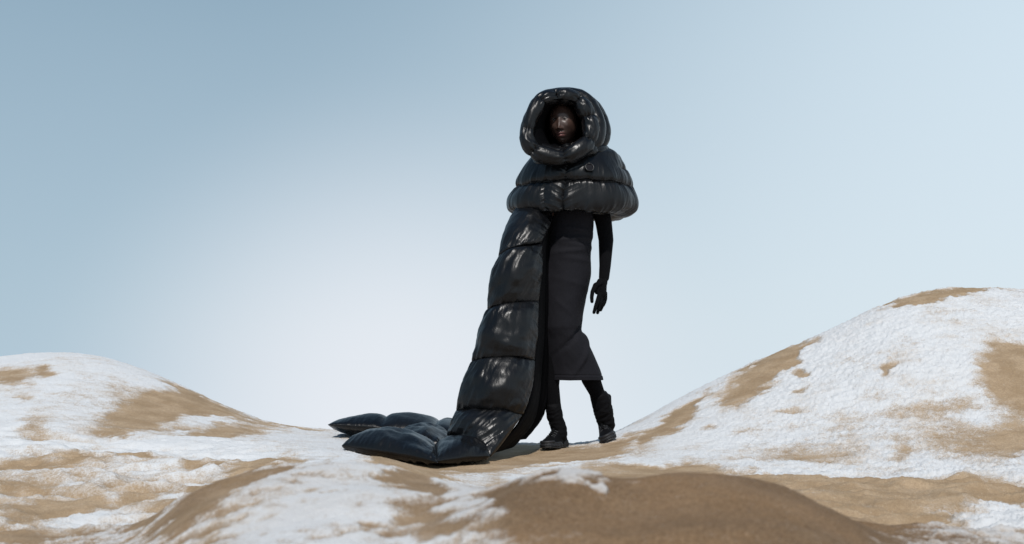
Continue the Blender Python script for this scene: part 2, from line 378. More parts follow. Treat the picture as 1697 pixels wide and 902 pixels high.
# snow (+) and bare sand (-) drifts, as seen at photo pixels: (u, v, ru, rv, tilt deg, weight)
DRIFTS = [
 # left hill
 (20,626,38,15,0,-1.3),(72,617,14,9,0,-1.2),(40,662,10,8,0,-.7),(57,710,24,22,0,-.8),(30,735,30,8,0,-.5),(235,690,48,26,0,-1.6),(275,668,42,20,10,-1.5),
 (200,700,40,16,0,-.7),(312,650,42,5,26,-1.5),(345,676,62,15,14,-1.5),(365,719,72,16,-4,-1.4),(182,719,30,7,0,-.9),(364,697,28,4,6,1.6),(311,716,22,4,-8,.8),(150,655,70,30,0,-.45),
 (490,706,62,5,7,-1.3),(430,735,30,5,0,-.3),(120,600,120,10,6,.5),(230,625,60,10,25,.6),
 # plain left
 (171,755,52,6,2,-1.2),(129,761,22,5,0,-1.0),(235,759,22,5,0,-1.1),(50,761,60,5,0,-1.0),(60,775,62,8,0,-1.2),(379,765,42,4,-3,-1.1),(341,776,26,4,0,-1.1),(125,789,52,4,2,-.9),
 (114,829,75,9,-8,-1.1),(228,825,24,8,0,-1.0),(190,868,48,7,-12,-1.0),(23,888,45,14,0,-1.1),(34,860,34,7,0,-.9),(38,812,70,10,0,-.55),(220,800,60,5,0,-.35),(330,740,160,7,0,.7),(90,745,100,4,3,.6),(300,840,60,8,-25,.6),(130,850,60,6,-5,.6),
 # left front mound
 (400,796,62,15,-24,-1.7),(330,832,60,17,-34,-1.5),(265,868,50,15,-34,-1.1),(475,769,34,7,-6,-1.5),(557,821,22,3,3,-1.3),(585,776,34,3.5,10,-1.2),(677,807,34,3.5,10,-1.1),(705,850,46,17,0,-1.3),(600,880,36,9,-8,-.9),
 (712,888,100,16,0,-1.0),(668,780,66,17,24,-1.9),(700,790,40,14,30,-1.2),(560,752,30,5,0,.9),(783,850,26,36,0,.9),(735,803,40,6,8,.8),(550,748,14,4,0,-.6),(505,890,60,14,0,-.5),
 # right front mound
 (900,850,110,40,0,-1.7),(1150,860,260,60,0,-3.2),(830,820,18,16,0,-1.2),(907,796,50,6,2,2.2),(960,808,44,7,14,2.6),(995,814,26,5,-4,2.0),(956,806,14,4,12,-1.7),(968,866,30,22,-40,1.3),(850,862,40,16,-10,.75),(940,890,30,8,0,.7),(870,797,30,8,0,.7),
 # middle floor
 (885,750,125,15,0,-1.5),(760,772,60,10,0,-.6), (850,772,170,22,0,-1.05),(980,760,70,12,-12,-.6),(900,776,60,4,-4,.8),(960,768,50,5,-8,1.0),(820,762,50,3,-4,.35),(1098,780,62,5,1,-1.6),(1181,795,72,6,2,-1.6),(1020,738,32,6,-26,-1.6),(1060,765,80,7,-3,.7),(1030,790,60,5,0,-.6),
 # right hill
 (1545,491,92,6,-9,-2.6),(1680,612,52,34,22,-2.4),(1697,640,50,38,0,-2.0),(1690,590,40,12,-25,-1.5),(1250,632,54,20,-38,-2.2),(1290,600,44,16,-34,-2.0),(1335,577,24,5,-28,-1.2),(1328,622,11,10,30,-1.4),(1328,649,14,5,-20,-1.2),(1118,697,40,13,-34,-2.0),
 (1147,671,34,5,-34,-1.2),(1069,727,15,10,-30,-1.2),(1090,705,18,5,-20,.6),(1314,682,24,3.5,0,-1.0),(1470,607,7,8,20,-1.1),(1476,618,6,5,20,-1.1),(1167,712,18,5,-10,-.9),(1240,715,22,5,-15,-.6),(1564,676,66,16,-4,-.75),(1319,754,75,14,4,-.65),
 (1613,738,90,34,6,-1.0),(1685,715,40,32,0,-1.0),(1495,749,16,22,15,-.8),(1420,740,80,16,0,-.35),(1440,700,110,20,0,-.25),
 # right plain
 (1392,806,140,10,4,-1.8),(1515,808,160,13,3,-1.6),(1441,840,130,20,8,-1.5),(1603,823,50,12,0,-1.2),(1343,783,110,9,4,1.2),(1441,791,40,2.6,6,1.6),(1665,856,60,24,-8,.9),(1539,870,80,9,4,.8),(1480,822,60,4,5,.6),(1580,845,50,4,6,.7),(1640,890,70,10,0,.5),
]
def plains(x, d):
    s = x/np.maximum(d, .1)
    a = sstep(-s, .12, .22)*sstep(d, 4.2, 4.8)*(1-sstep(d, 7.2, 8.4)); b = sstep(s, .10, .2)*sstep(d, 3.6, 4.4)*(1-sstep(d, 6.2, 7.2))
    return a, b, np.clip(a+b, 0, 1)
def ridges(x, y):
    r = noise(x*1.9+0.7*noise(x*1.2, y*1.2, 40), y*4.6+0.5*noise(x*1.5, y*2, 41), 13); r2 = noise(x*4+.5*noise(x*3, y*3, 42), y*8.5, 14)
    return (0.5-np.abs(r)*2)+0.45*(0.5-np.abs(r2)*2)
def snow_field(u, v, x, y):
    S = np.full(u.shape, 0.85); ub, vb = u, v
    # the plains are thinly dusted
    S -= 0.62*sstep(v, 745, 775)*(1-sstep(u, 300, 460))
    S -= 0.6*sstep(v, 790, 812)*sstep(u, 1230, 1400)
    wp = 1.0+1.6*(1-sstep(y, 4, 6)); u = u+(13*noise(x*5, y*5, 95)+8*noise(x*13, y*13, 96))*wp; v = v+(5*noise(x*5, y*5, 97)+4*noise(x*14, y*14, 98))*wp
    for (cu, cv, ru, rv, tl, w) in DRIFTS:
        a = math.radians(tl); du = u-cu; dv = v-cv
        p = (du*math.cos(a)+dv*math.sin(a))/ru; q = (-du*math.sin(a)+dv*math.cos(a))/rv
        S += w*np.exp(-np.clip((p*p+q*q), 0, 30)**1.4*0.7)
    S = np.clip(S, -0.95, 0.85)
    d = y
    S += 0.34*fbm(x*2.2, y*1.6, 3, 4)+0.30*fbm(x*6+y*1.5, y*9, 5, 5, .6)+0.15*fbm(x*26, y*26, 8, 3, .7)
    S += 0.45*ridges(x, y)*plains(x, d)[2]
    S = S+(1-sstep(y, 4.3, 4.8))*(-.10-.15*sstep(x/y, -.12, 0)+.50*fbm(x*16, y*18, 91, 4, .65))  # near snow: dusty break-up, plus thinning that stands in for shade
    return np.clip(S, -1.2, 1.0)
def detail_z(x, y, d, u, v, S):
    vis = sstep(d, 1.5, 2.5)*(1-sstep(d, 10.5, 13))
    plainL = sstep(-x/np.maximum(y, .1), .12, .22)*sstep(d, 4.2, 4.8)*(1-sstep(d, 7.2, 8.4))
    plainR = sstep(x/np.maximum(y, .1), .10, .2)*sstep(d, 3.6, 4.4)*(1-sstep(d, 6.2, 7.2))
    mid = sstep(d, 4.2, 5)*(1-sstep(d, 6.5, 7.5))
    z = 0.022*fbm(x*1.3+3, y*2.3, 11, 3)*(0.25+1.5*plainL+1.5*plainR+.3*mid)
    z = z+0.026*ridges(x, y)*(plainL+plainR)
    z = z+0.026*fbm(x*2.2, y*2.4, 44, 2)*(1-sstep(d, 4.2, 4.8))
    z = z+0.0065*fbm(x*7, y*10, 17, 3)*(0.35+plainL+plainR)
    sn = sstep(S, -0.2, 0.4)
    crumb = 0.0050*fbm(x*30, y*34, 21, 3, .65)+0.0050*np.maximum(noise(x*75, y*75, 27)+.1, 0)+0.004*fbm(x*11, y*13, 28, 2)
    z = z+crumb*(0.42+0.75*sn)*(.5+.5*sstep(d, 4.2, 5))*(0.45+0.70*sstep(x/np.maximum(y, .1), .1, .2))+0.006*sn
    return z*vis
ws = np.concatenate([-np.geomspace(7, 0.385, 46), np.linspace(-0.375, 0.375, 1010), np.geomspace(0.385, 7, 46)])
wd = np.concatenate([np.linspace(0.4, 2.5, 30, endpoint=False), np.linspace(2.5, 4.3, 190, endpoint=False), np.linspace(4.3, 7.2, 250, endpoint=False), np.linspace(7.2, 10.6, 300, endpoint=False), np.geomspace(10.6, 90, 50)])
SS, DD = np.meshgrid(ws, wd); XX = SS*DD
ZZ = base_z(SS, DD)
pu, pv = project(np.stack([XX, DD, ZZ], -1))
SF = snow_field(pu, pv, XX, DD); SF = np.where(np.abs(SS) > 0.45, 0.3+0.5*fbm(XX*.6, DD*.6, 9, 4), SF)
ZZ = ZZ+detail_z(XX, DD, DD, pu, pv, SF)
near_shade = (1-sstep(DD, 3.9, 4.5))*sstep(XX/DD, -0.06, 0.02)*(0.75+0.3*fbm(XX*3, DD*3, 50, 3))+0.50*(1-sstep(DD, 4.2, 4.9))*(0.9+0.5*fbm(XX*4, DD*5, 53, 3))  # shade of the near slopes, painted into the ground colour
def ground_z(x, y):
    s = np.array([[x/y]]); d = np.array([[float(y)]]); z = base_z(s, d)
    u, v = project(np.array([[[x, y, z[0, 0]]]])); S = snow_field(u, v, np.array([[x]]), d)
    return float((z+detail_z(np.array([[x]]), d, d, u, v, S))[0, 0])
Vg = np.stack([XX, DD, ZZ], -1).reshape(-1, 3); Fg = grid_faces(len(wd), len(ws))
# apron behind the camera, welded on as coarse cells
ax_ = np.linspace(-90, 90, 13); ay_ = np.linspace(-90, 0.4, 8); AX, AY = np.meshgrid(ax_, ay_)
off = len(Vg); Vg = np.concatenate([Vg, np.stack([AX, AY, np.full_like(AX, -0.05)], -1).reshape(-1, 3)])
Fg = np.concatenate([Fg, grid_faces(8, 13, off=off)])
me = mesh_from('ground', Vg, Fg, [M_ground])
a = me.attributes.new('snow', 'FLOAT', 'POINT'); a.data.foreach_set('value', np.concatenate([SF.ravel(), np.full(AX.size, .4)]).astype(np.float32))
a = me.attributes.new('near_shade', 'FLOAT', 'POINT'); a.data.foreach_set('value', np.concatenate([np.clip(near_shade, 0, 1).ravel(), np.zeros(AX.size)]).astype(np.float32))
g = link('ground', me, kind='structure'); g['label'] = 'low sand dunes dusted with thin drifts of white snow'

# ------------------------------------------------------------------ quilting
def pucker(along, dist, seed, freq=15., L=0.05):
    freq = min(freq, 17.)
    """creases that run away from a seam and die out"""
    n = noise(along*freq, dist*5, seed); n2 = noise(along*freq*2.4, dist*3, seed+4)
    return np.exp(-dist/L)*((0.35-np.abs(n))*1.0+(0.35-np.abs(n2))*0.50)
def pillow(name, ctrl, parent, thick=0.06, nx=110, ny=90, wr=0.0135, seed=1, power=0.5, back=0.9, mat=None, es=0.0, et=0.0, splits=()):
    """closed pillow: ctrl rows x cols of world points for the mid sheet; rows top->bottom, cols left->right"""
    ctrl = np.asarray(ctrl, float); s = np.linspace(0, 1, nx); t = np.linspace(0, 1, ny)
    # cluster samples at the edges
    s = 0.5-0.5*np.cos(np.pi*s)*0.55-0.45*(0.5-s); t = 0.5-0.5*np.cos(np.pi*t)*0.55-0.45*(0.5-t)
    s = (s-s[0])/(s[-1]-s[0]); t = (t-t[0])/(t[-1]-t[0])
    A = np.array([crom(r, s*(ctrl.shape[1]-1)) for r in ctrl]); C = crom(A, t*(ctrl.shape[0]-1))
    n = grid_normals(C)
    mid = n[ny//2, nx//2]
    if mid[1] > 0 or (abs(mid[1]) < 0.3 and mid[2] < 0): n = -n
    wdt = np.linalg.norm(C[ny//2, -1]-C[ny//2, 0]); hgt = np.linalg.norm(C[-1, nx//2]-C[0, nx//2])
    S, T = np.meshgrid(s, t)
    pr = lambda x: np.clip(4*x*(1-x), 0, 1)**power
    ps, pt = pr(S), pr(T)
    body = (es+(1-es)*ps)*(et+(1-et)*pt)
    for q in splits: body = body*(1-.27*np.exp(-(np.abs(S-q+.02*(T-.5))*wdt/.028)**1.1))
    ds0, ds1, dt0, dt1 = S*wdt, (1-S)*wdt, T*hgt, (1-T)*hgt
    edge = np.clip(np.minimum(np.minimum(ds0, ds1), np.minimum(dt0, dt1))/0.012, 0, 1)
    def face(sd):
        w = pucker(S*wdt+.25*dt0, dt0, sd, L=.085)+pucker(S*wdt-.2*dt1, dt1, sd+1, L=.10)+0.5*pucker(T*hgt+.6*ds0, ds0, sd+2, L=.035)+0.8*pucker(T*hgt+.8*ds1, ds1, sd+3, L=.05)
        f = fbm(S*wdt*6+T*hgt*2.5, T*hgt*1.8, sd+6, 2, .45); f = 0.35-np.abs(f)+.45*(.35-np.abs(noise(S*wdt*30+T*hgt*4, T*hgt*5, sd+12)))
        return (w*wr+f*wr*0.5)*edge
    fr = C+n*((thick*body*(1+0.16*fbm(S*3, T*3, seed+9, 2))+face(seed))[..., None])
    bk = C-n*((thick*back*body+face(seed+20))[..., None])
    V = np.concatenate([fr.reshape(-1, 3), bk.reshape(-1, 3)]); k = nx*ny
    idx = np.arange(k).reshape(ny, nx); loop = np.concatenate([idx[0, :-1], idx[:-1, -1], idx[-1, :0:-1], idx[:0:-1, 0]])
    l2 = np.roll(loop, -1); side = np.stack([loop, l2, l2+k, loop+k], -1)
    F = np.concatenate([grid_faces(ny, nx), grid_faces(ny, nx, off=k, flip=True), side[:, ::-1]])
    if not splits: return link(name, mesh_from(name, V, F, [mat or M_puff]), parent)
    sv = np.concatenate([S.ravel(), S.ravel()]); grp = np.digitize(sv[F].mean(1), splits)
    for gi in range(len(splits)+1):
        f = F[grp == gi]; used, inv = np.unique(f, return_inverse=True); link(name, mesh_from(name, V[used], inv.reshape(-1, 4), [mat or M_puff]), parent)
def rowp(pts): return [P(*p) for p in pts]
def resamp(row, n=4):
    row = np.array(row); return crom(row, np.linspace(0, len(row)-1, n))

# ------------------------------------------------------------------ the person
BX = P(935, 742, 8.0)
person = empty('person', loc=(BX[0], 8.0, ground_z(BX[0], 8.0)))
person['label'] = 'person in glossy black hooded puffer cape trailing a long quilted train over the snowy sand'
person['category'] = 'person'
bpy.context.view_layer.update()
OFF = np.array(person.location)
# everything below is built in world coordinates; children get the inverse offset at the end

# --- head (local: +x camera right, -y forward, z up, origin between the eyes' height and skull centre)
def head_grid():
    nlat, nlon = 150, 220
    la = np.linspace(-np.pi/2+0.01, np.pi/2-0.01, nlat); lo = np.linspace(0, 2*np.pi, nlon, endpoint=False)
    LA, LO = np.meshgrid(la, lo, indexing='ij')
    x = np.cos(LA)*np.cos(LO); y = np.cos(LA)*np.sin(LO); z = np.sin(LA)
    X = x*0.074; Y = y*0.093; Z = z*0.121; X = X*1.04
    low = sstep(-z, 0.05, 1.0)
    X = X*(1-0.30*low*sstep(-z, 0.2, 1)); 
    Y = np.where(Y > 0, Y*(1-0.45*low), Y*(1-0.10*low))
    X = X*(1+0.03*np.exp(-((Z+0.0)/0.05)**2)); 
    front = sstep(-y, 0.05, 0.5)
    def G(cx, cz, sx, sz): return np.exp(-((X-cx)/sx)**2-((Z-cz)/sz)**2)
    D = np.zeros_like(X)
    D += 0.0045*G(0, 0.048, 0.045, 0.012)
    for s in (-1, 1):
        D += -0.0125*G(s*0.030, 0.020, 0.016, 0.012)
        D += 0.0055*G(s*0.030, 0.022, 0.0125, 0.0085)
        D += 0.0025*G(s*0.030, 0.0275, 0.014, 0.0035)
        D += 0.0065*G(s*0.042, -0.018, 0.018, 0.020)
        D += 0.012*G(s*0.0135, -0.036, 0.0070, 0.0065)
    ridge = np.exp(-(X/0.0095)**2)*sstep(Z, -0.046, -0.034)*(1-sstep(Z, 0.012, 0.044)); D += ridge*(0.005+0.012*sstep(-Z, -0.01, 0.036))
    D += 0.010*G(0, -0.034, 0.0100, 0.009); D += -0.006*G(0, -0.046, 0.014, 0.004)
    D += 0.0125*G(0, -0.0585, 0.0175, 0.0062)+0.0145*G(0, -0.0745, 0.0165, 0.0072)-0.006*G(0, -0.0665, 0.021, 0.0018)
    D += 0.004*G(0, -0.066, 0.028, 0.018)
    D += -0.005*G(0, -0.085, 0.016, 0.005)+0.010*G(0, -0.102, 0.020, 0.014)
    Y = Y-D*front
    # ears
    return np.stack([X, Y, Z], -1)
HG = head_grid()
yaw, roll, pit = math.radians(-17), math.radians(-4), math.radians(2)
def rot(ax, a):
    c, s = math.cos(a), math.sin(a)
    return np.array({'x': [[1, 0, 0], [0, c, -s], [0, s, c]], 'y': [[c, 0, s], [0, 1, 0], [-s, 0, c]], 'z': [[c, -s, 0], [s, c, 0], [0, 0, 1]]}[ax])
HR = rot('z', yaw) @ rot('x', pit) @ rot('y', roll)
HC = P(933.5, 206, 7.95)
def head_w(p): return np.asarray(p) @ HR.T+HC
body = Soup()
def closed_grid(G):
    nr, nc = G.shape[:2]; V = np.concatenate([G.reshape(-1, 3), [G[0].mean(0)], [G[-1].mean(0)]])
    F = grid_faces(nr, nc, wrap_c=True); j = np.arange(0, nc, 2)
    c1 = np.stack([np.full(len(j), nr*nc), (j+2) % nc, j+1, j], -1)
    c2 = np.stack([(nr-1)*nc+j, (nr-1)*nc+j+1, (nr-1)*nc+(j+2) % nc, np.full(len(j), nr*nc+1)], -1)
    return V, np.concatenate([F, c1, c2])
body.add(*closed_grid(head_w(HG)))
def limb(s, pts, flat=1.0, ax=None, seg=20):
    """pts (u,v,d,r) joint chain as overlapping tapered bars"""
    for a, b in zip(pts[:-1], pts[1:]):
        p, q = P(*a[:3]), P(*b[:3]); aa, bb, d = frame_of(q-p)
        if ax is not None:
            aa = np.asarray(ax, float)-np.dot(ax, d)*d; aa /= np.linalg.norm(aa); bb = np.cross(d, aa)
        th = np.linspace(0, 2*np.pi, seg, endpoint=False); rings = []
        for k in range(5): t = -math.pi/2*(1-(k+0.3)/5); rings.append((p+d*a[3]*math.sin(t), a[3]*math.cos(t)))
        for k in range(6): f = k/5; rings.append((p+(q-p)*f, a[3]+(b[3]-a[3])*f))
        for k in range(5): t = math.pi/2*(k+0.7)/5; rings.append((q+d*b[3]*math.sin(t), b[3]*math.cos(t)))
        G = np.array([c+r*(np.outer(np.cos(th), aa)+flat*np.outer(np.sin(th), bb)) for c, r in rings])
        s.add(*closed_grid(G))
limb(body, [(936, 228, 7.985, .050), (941, 262, 8.02, .056)])
limb(body, [(941, 290, 8.03, .105), (940, 350, 8.03, .115), (941, 405, 8.03, .100), (938, 455, 8.03, .115)], flat=.75, ax=(1, 0, 0))
limb(body, [(905, 292, 8.03, .06), (978, 292, 8.03, .06)])
ARM = [(982, 292, 8.03, .055), (1000.5, 370, 8.03, .044), (1004.3, 398, 8.02, .0395), (1002.8, 440, 7.99, .0300), (1001, 460, 7.98, .0265)]
limb(body, ARM)
limb(body, [(898, 292, 8.03, .052), (896, 362, 8.03, .040), (908, 352, 7.95, .034), (922, 335, 7.90, .026)])
limb(body, [(923, 455, 8.03, .070), (919, 585, 8.02, .046), (915, 640, 8.03, .036), (922, 700, 8.055, .026), (924, 722, 8.05, .022)])
limb(body, [(950, 455, 8.03, .072), (944, 545, 8.04, .048), (966, 595, 8.07, .042), (984, 640, 8.12, .036), (1000, 684, 8.17, .026), (1003, 703, 8.18, .022)])
# hands: palm, four fingers of unequal length, thumb leaving the side of the palm
def hand(s, g=0.0):
    limb(s, [(1001, 459, 7.98, .026+g), (999, 470, 7.97, .030+g)], flat=.75, ax=(0.6, -0.8, 0))
    limb(s, [(999, 470, 7.97, .031+g), (998, 487, 7.95, .032+g)], flat=.55, ax=(0.55, -0.83, 0))
    limb(s, [(995, 467, 7.965, .020+g), (990.5, 476, 7.945, .019+g), (989.5, 484, 7.935, .015+g)], seg=14)
    F = [ # index nearest the camera, curled a little more towards the little finger
     [(993.5, 488, 7.925, .0125), (989.8, 500, 7.905, .0118), (986.6, 510, 7.90, .0108), (984.3, 518, 7.905, .0095)],
     [(997, 490, 7.940, .0125), (994.5, 502, 7.925, .0118), (992.3, 511.5, 7.925, .0108), (990.3, 518.5, 7.935, .0095)],
     [(1000.5, 489, 7.962, .0125), (999.4, 501, 7.950, .0118), (997.5, 508.5, 7.950, .0106), (995.4, 514, 7.960, .0092)],
     [(1003.2, 486, 7.985, .0118), (1003.4, 495, 7.980, .0108), (1002.0, 501.5, 7.980, .0098), (999.8, 506.5, 7.988, .0086)]]
    for f in F: limb(s, [(a, b, c, r+g) for a, b, c, r in f], seg=14)
    limb(s, [(a, b, c, r+g) for a, b, c, r in [(997, 468, 7.955, .016), (987, 473, 7.92, .0150), (981.8, 484, 7.905, .0120), (980.6, 493, 7.90, .0110), (981, 500, 7.90, .0098)]], seg=14)
hand(body, -0.0015)
def hand_plain(s):
    limb(s, [(922, 335, 7.90, .024), (932, 318, 7.89, .026)], flat=.6, ax=(.8, 0, .5))
    for i in range(4): limb(s, [(929+i*3.4, 317+i*2.2, 7.885, .0105), (933+i*3.4, 306+i*2.4-(i in (1, 2))*2, 7.88, .0095), (937+i*3.4, 302+i*2.4-(i in (1, 2))*3, 7.89, .0085)], seg=12)
    limb(s, [(920, 328, 7.89, .014), (919, 316, 7.875, .0115), (922, 308, 7.87, .010)], seg=12)
hand_plain(body)
bm_ = remeshed('body', *body.get(), 0.0032, [M_skin], 2)
co = np.empty(len(bm_.vertices)*3); bm_.vertices.foreach_get('co', co); co = co.reshape(-1, 3)
lc = (co-HC) @ HR
lx, ly, lz = lc.T; fr = (ly < -0.05) & (lz > -0.13)
lip = fr*(np.exp(-((lx/0.0215)**4))*np.maximum(np.exp(-((lz+0.0605+0.35*np.abs(lx)*0)/0.0052)**4), np.exp(-((lz+0.0735)/0.0068)**4)))
slit = fr*np.exp(-(lx/0.021)**4-((lz+0.0665)/0.0016)**2)
brow = fr*sum(np.exp(-((lx-s*0.031)/0.019)**4-((lz-0.0400+0.12*np.abs(np.abs(lx)-0.03))/0.0028)**2) for s in (-1, 1))
lash = fr*sum(np.exp(-((lx-s*0.030)/0.017)**4-((lz-0.0250+6*(lx-s*0.03)**2)/0.0034)**2) for s in (-1, 1))
nost = fr*sum(np.exp(-((lx-s*0.009)/0.0045)**2-((lz+0.044)/0.003)**2) for s in (-1, 1))
a = bm_.attributes.new('tint', 'FLOAT_COLOR', 'POINT')
a.data.foreach_set('color', np.stack([lip, np.clip(slit*.8+brow*.65+lash*.9+nost*.8, 0, 1), lip*0, lip*0+1], -1).astype(np.float32).ravel())
link('body', bm_, person)
def sphere(c, r, mats, name, parent, sc=(1, 1, 1), nlat=24, nlon=32, matf=None, R=None):
    la = np.linspace(-np.pi/2+.02, np.pi/2-.02, nlat); lo = np.linspace(0, 2*np.pi, nlon, endpoint=False); LA, LO = np.meshgrid(la, lo, indexing='ij')
    G = np.stack([np.cos(LA)*np.cos(LO)*r*sc[0], np.cos(LA)*np.sin(LO)*r*sc[1], np.sin(LA)*r*sc[2]], -1)
    if R is not None: G = G @ R.T
    V, F = closed_grid(G+np.asarray(c)); return link(name, mesh_from(name, V, F, mats), parent)
for s in (-1, 1):
    ec = head_w([s*0.0295, -0.0735, 0.0190]); e = sphere(ec, 0.0108, [M_eye], 'eyeball', person, R=HR)
    gaze = HR @ np.array([0.12, -1, 0.02]); gaze /= np.linalg.norm(gaze)
    sphere(ec+gaze*0.0066, 0.0068, [M_iris], 'iris', e)
# cropped hair: a thin shell over the skull
HHv = HG*np.array([1.045, 1.045, 1.035]); la = HG[..., 2]; keep = (HG[..., 2] > 0.084+0.012*np.cos(HG[..., 0]*40)) | ((HG[..., 1] > -0.012) & (HG[..., 2] > -0.05))
Fh = grid_faces(150, 220, wrap_c=True); Fh = Fh[keep.ravel()[Fh].all(1)]
link('hair', mesh_from('hair', head_w(HHv.reshape(-1, 3)), Fh, [M_hair]), person)

# --- ribbed sleeve glove
gl = Soup(); limb(gl, [(p[0], p[1], p[2], p[3]+g) for p, g in zip(ARM, (.002, .003, .003, .003, .003))])
hand(gl, 0.0)
glm = remeshed('glove', *gl.get(), 0.0028, [M_knit], 3); link('glove', glm, person, label='long black ribbed glove on the hanging arm')

# --- dress
def loft(name, rows, mats, parent, depth0, bfun, nth=160, nv=220, disp=None, close=False, kind='ell'):
    """rows (v, L, R, d): level rings whose side edges show at pixels L,R on pixel line v"""
    rows = np.array(rows, float); k = len(rows); t = np.linspace(0, k-1, nv)
    R = crom(rows, t); th = np.linspace(0, 2*np.pi, nth, endpoint=False)
    G = np.zeros((nv, nth, 3))
    for i, (v, l, r, d) in enumerate(R):
        pl, pr = P(l, v, d), P(r, v, d); c = (pl+pr)/2; a_ = (pr[0]-pl[0])/2; b_ = bfun(t[i]/(k-1), a_)
        G[i, :, 0] = c[0]+a_*np.cos(th); G[i, :, 1] = c[1]+b_*np.sin(th); G[i, :, 2] = c[2]
    return G, th, t/(k-1), R
DR = [(335,906,984,8.03),(350,908,984,8.03),(367,906,984,8.03),(386,905,982.5,8.03),(402,903,980,8.03),(423,900,979,8.03),(451,898,979.7,8.03),(465,897,978,8.03),(493,897,971.5,8.03),(520,898,967,8.03),(540,898,964.5,8.03),(549,898,964,8.035),(563,898,972,8.045),(589,899,985,8.06),(610,901,994,8.07),(622,902,998,8.07),(630,903,999.5,8.07)]
G, th, tt, R = loft('dress', DR, None, None, 8.03, lambda t, a: 0.118+0.02*np.sin(t*3.1))
Vv = R[:, 0][:, None]*np.ones_like(th); n = grid_normals(G, wrap_c=True)
cen = G.mean(1, keepdims=True); sg = np.sign(((G-cen)*n).sum(-1, keepdims=True)); n = n*sg
arc = th[None]*0.12
D = 0
for (vc, a0, w, amp, tl) in [(384,5.2,1.0,.009,4),(398,5.1,1.1,.012,-3),(409,5.3,.8,.009,3),(418,5.0,.9,.009,-4),(432,5.2,.7,.006,5),(552,5.5,1.0,-.018,-26),(574,5.8,.7,.014,-40),(596,5.2,.6,.010,-50),(470,5.0,.8,.003,10),(510,4.7,.5,.003,30)]:
    D = D+amp*np.exp(-((Vv-vc-tl*(th[None]-a0))/4.5)**2-((th[None]-a0)/w)**2)
D = D+0.0025*fbm(arc*14, Vv*0.03, 61, 3)+0.006*np.sin(th[None]*3+Vv*.02)*sstep(Vv, 560, 630)
D = D-0.0025*np.exp(-((Vv-622)/1.0)**2)+0.001*sstep(Vv, 622, 624)
G = G+n*D[..., None]
inn = np.stack([G[-1]-n[-1]*0.008, G[-1]-n[-1]*0.010+np.array([0, 0, .02]), G[-20]-n[-20]*0.012, G[-60]-n[-60]*.012])
G = np.concatenate([G, inn]); link('dress', mesh_from('dress', G.reshape(-1, 3), grid_faces(*G.shape[:2], wrap_c=True), [M_dress]), person)

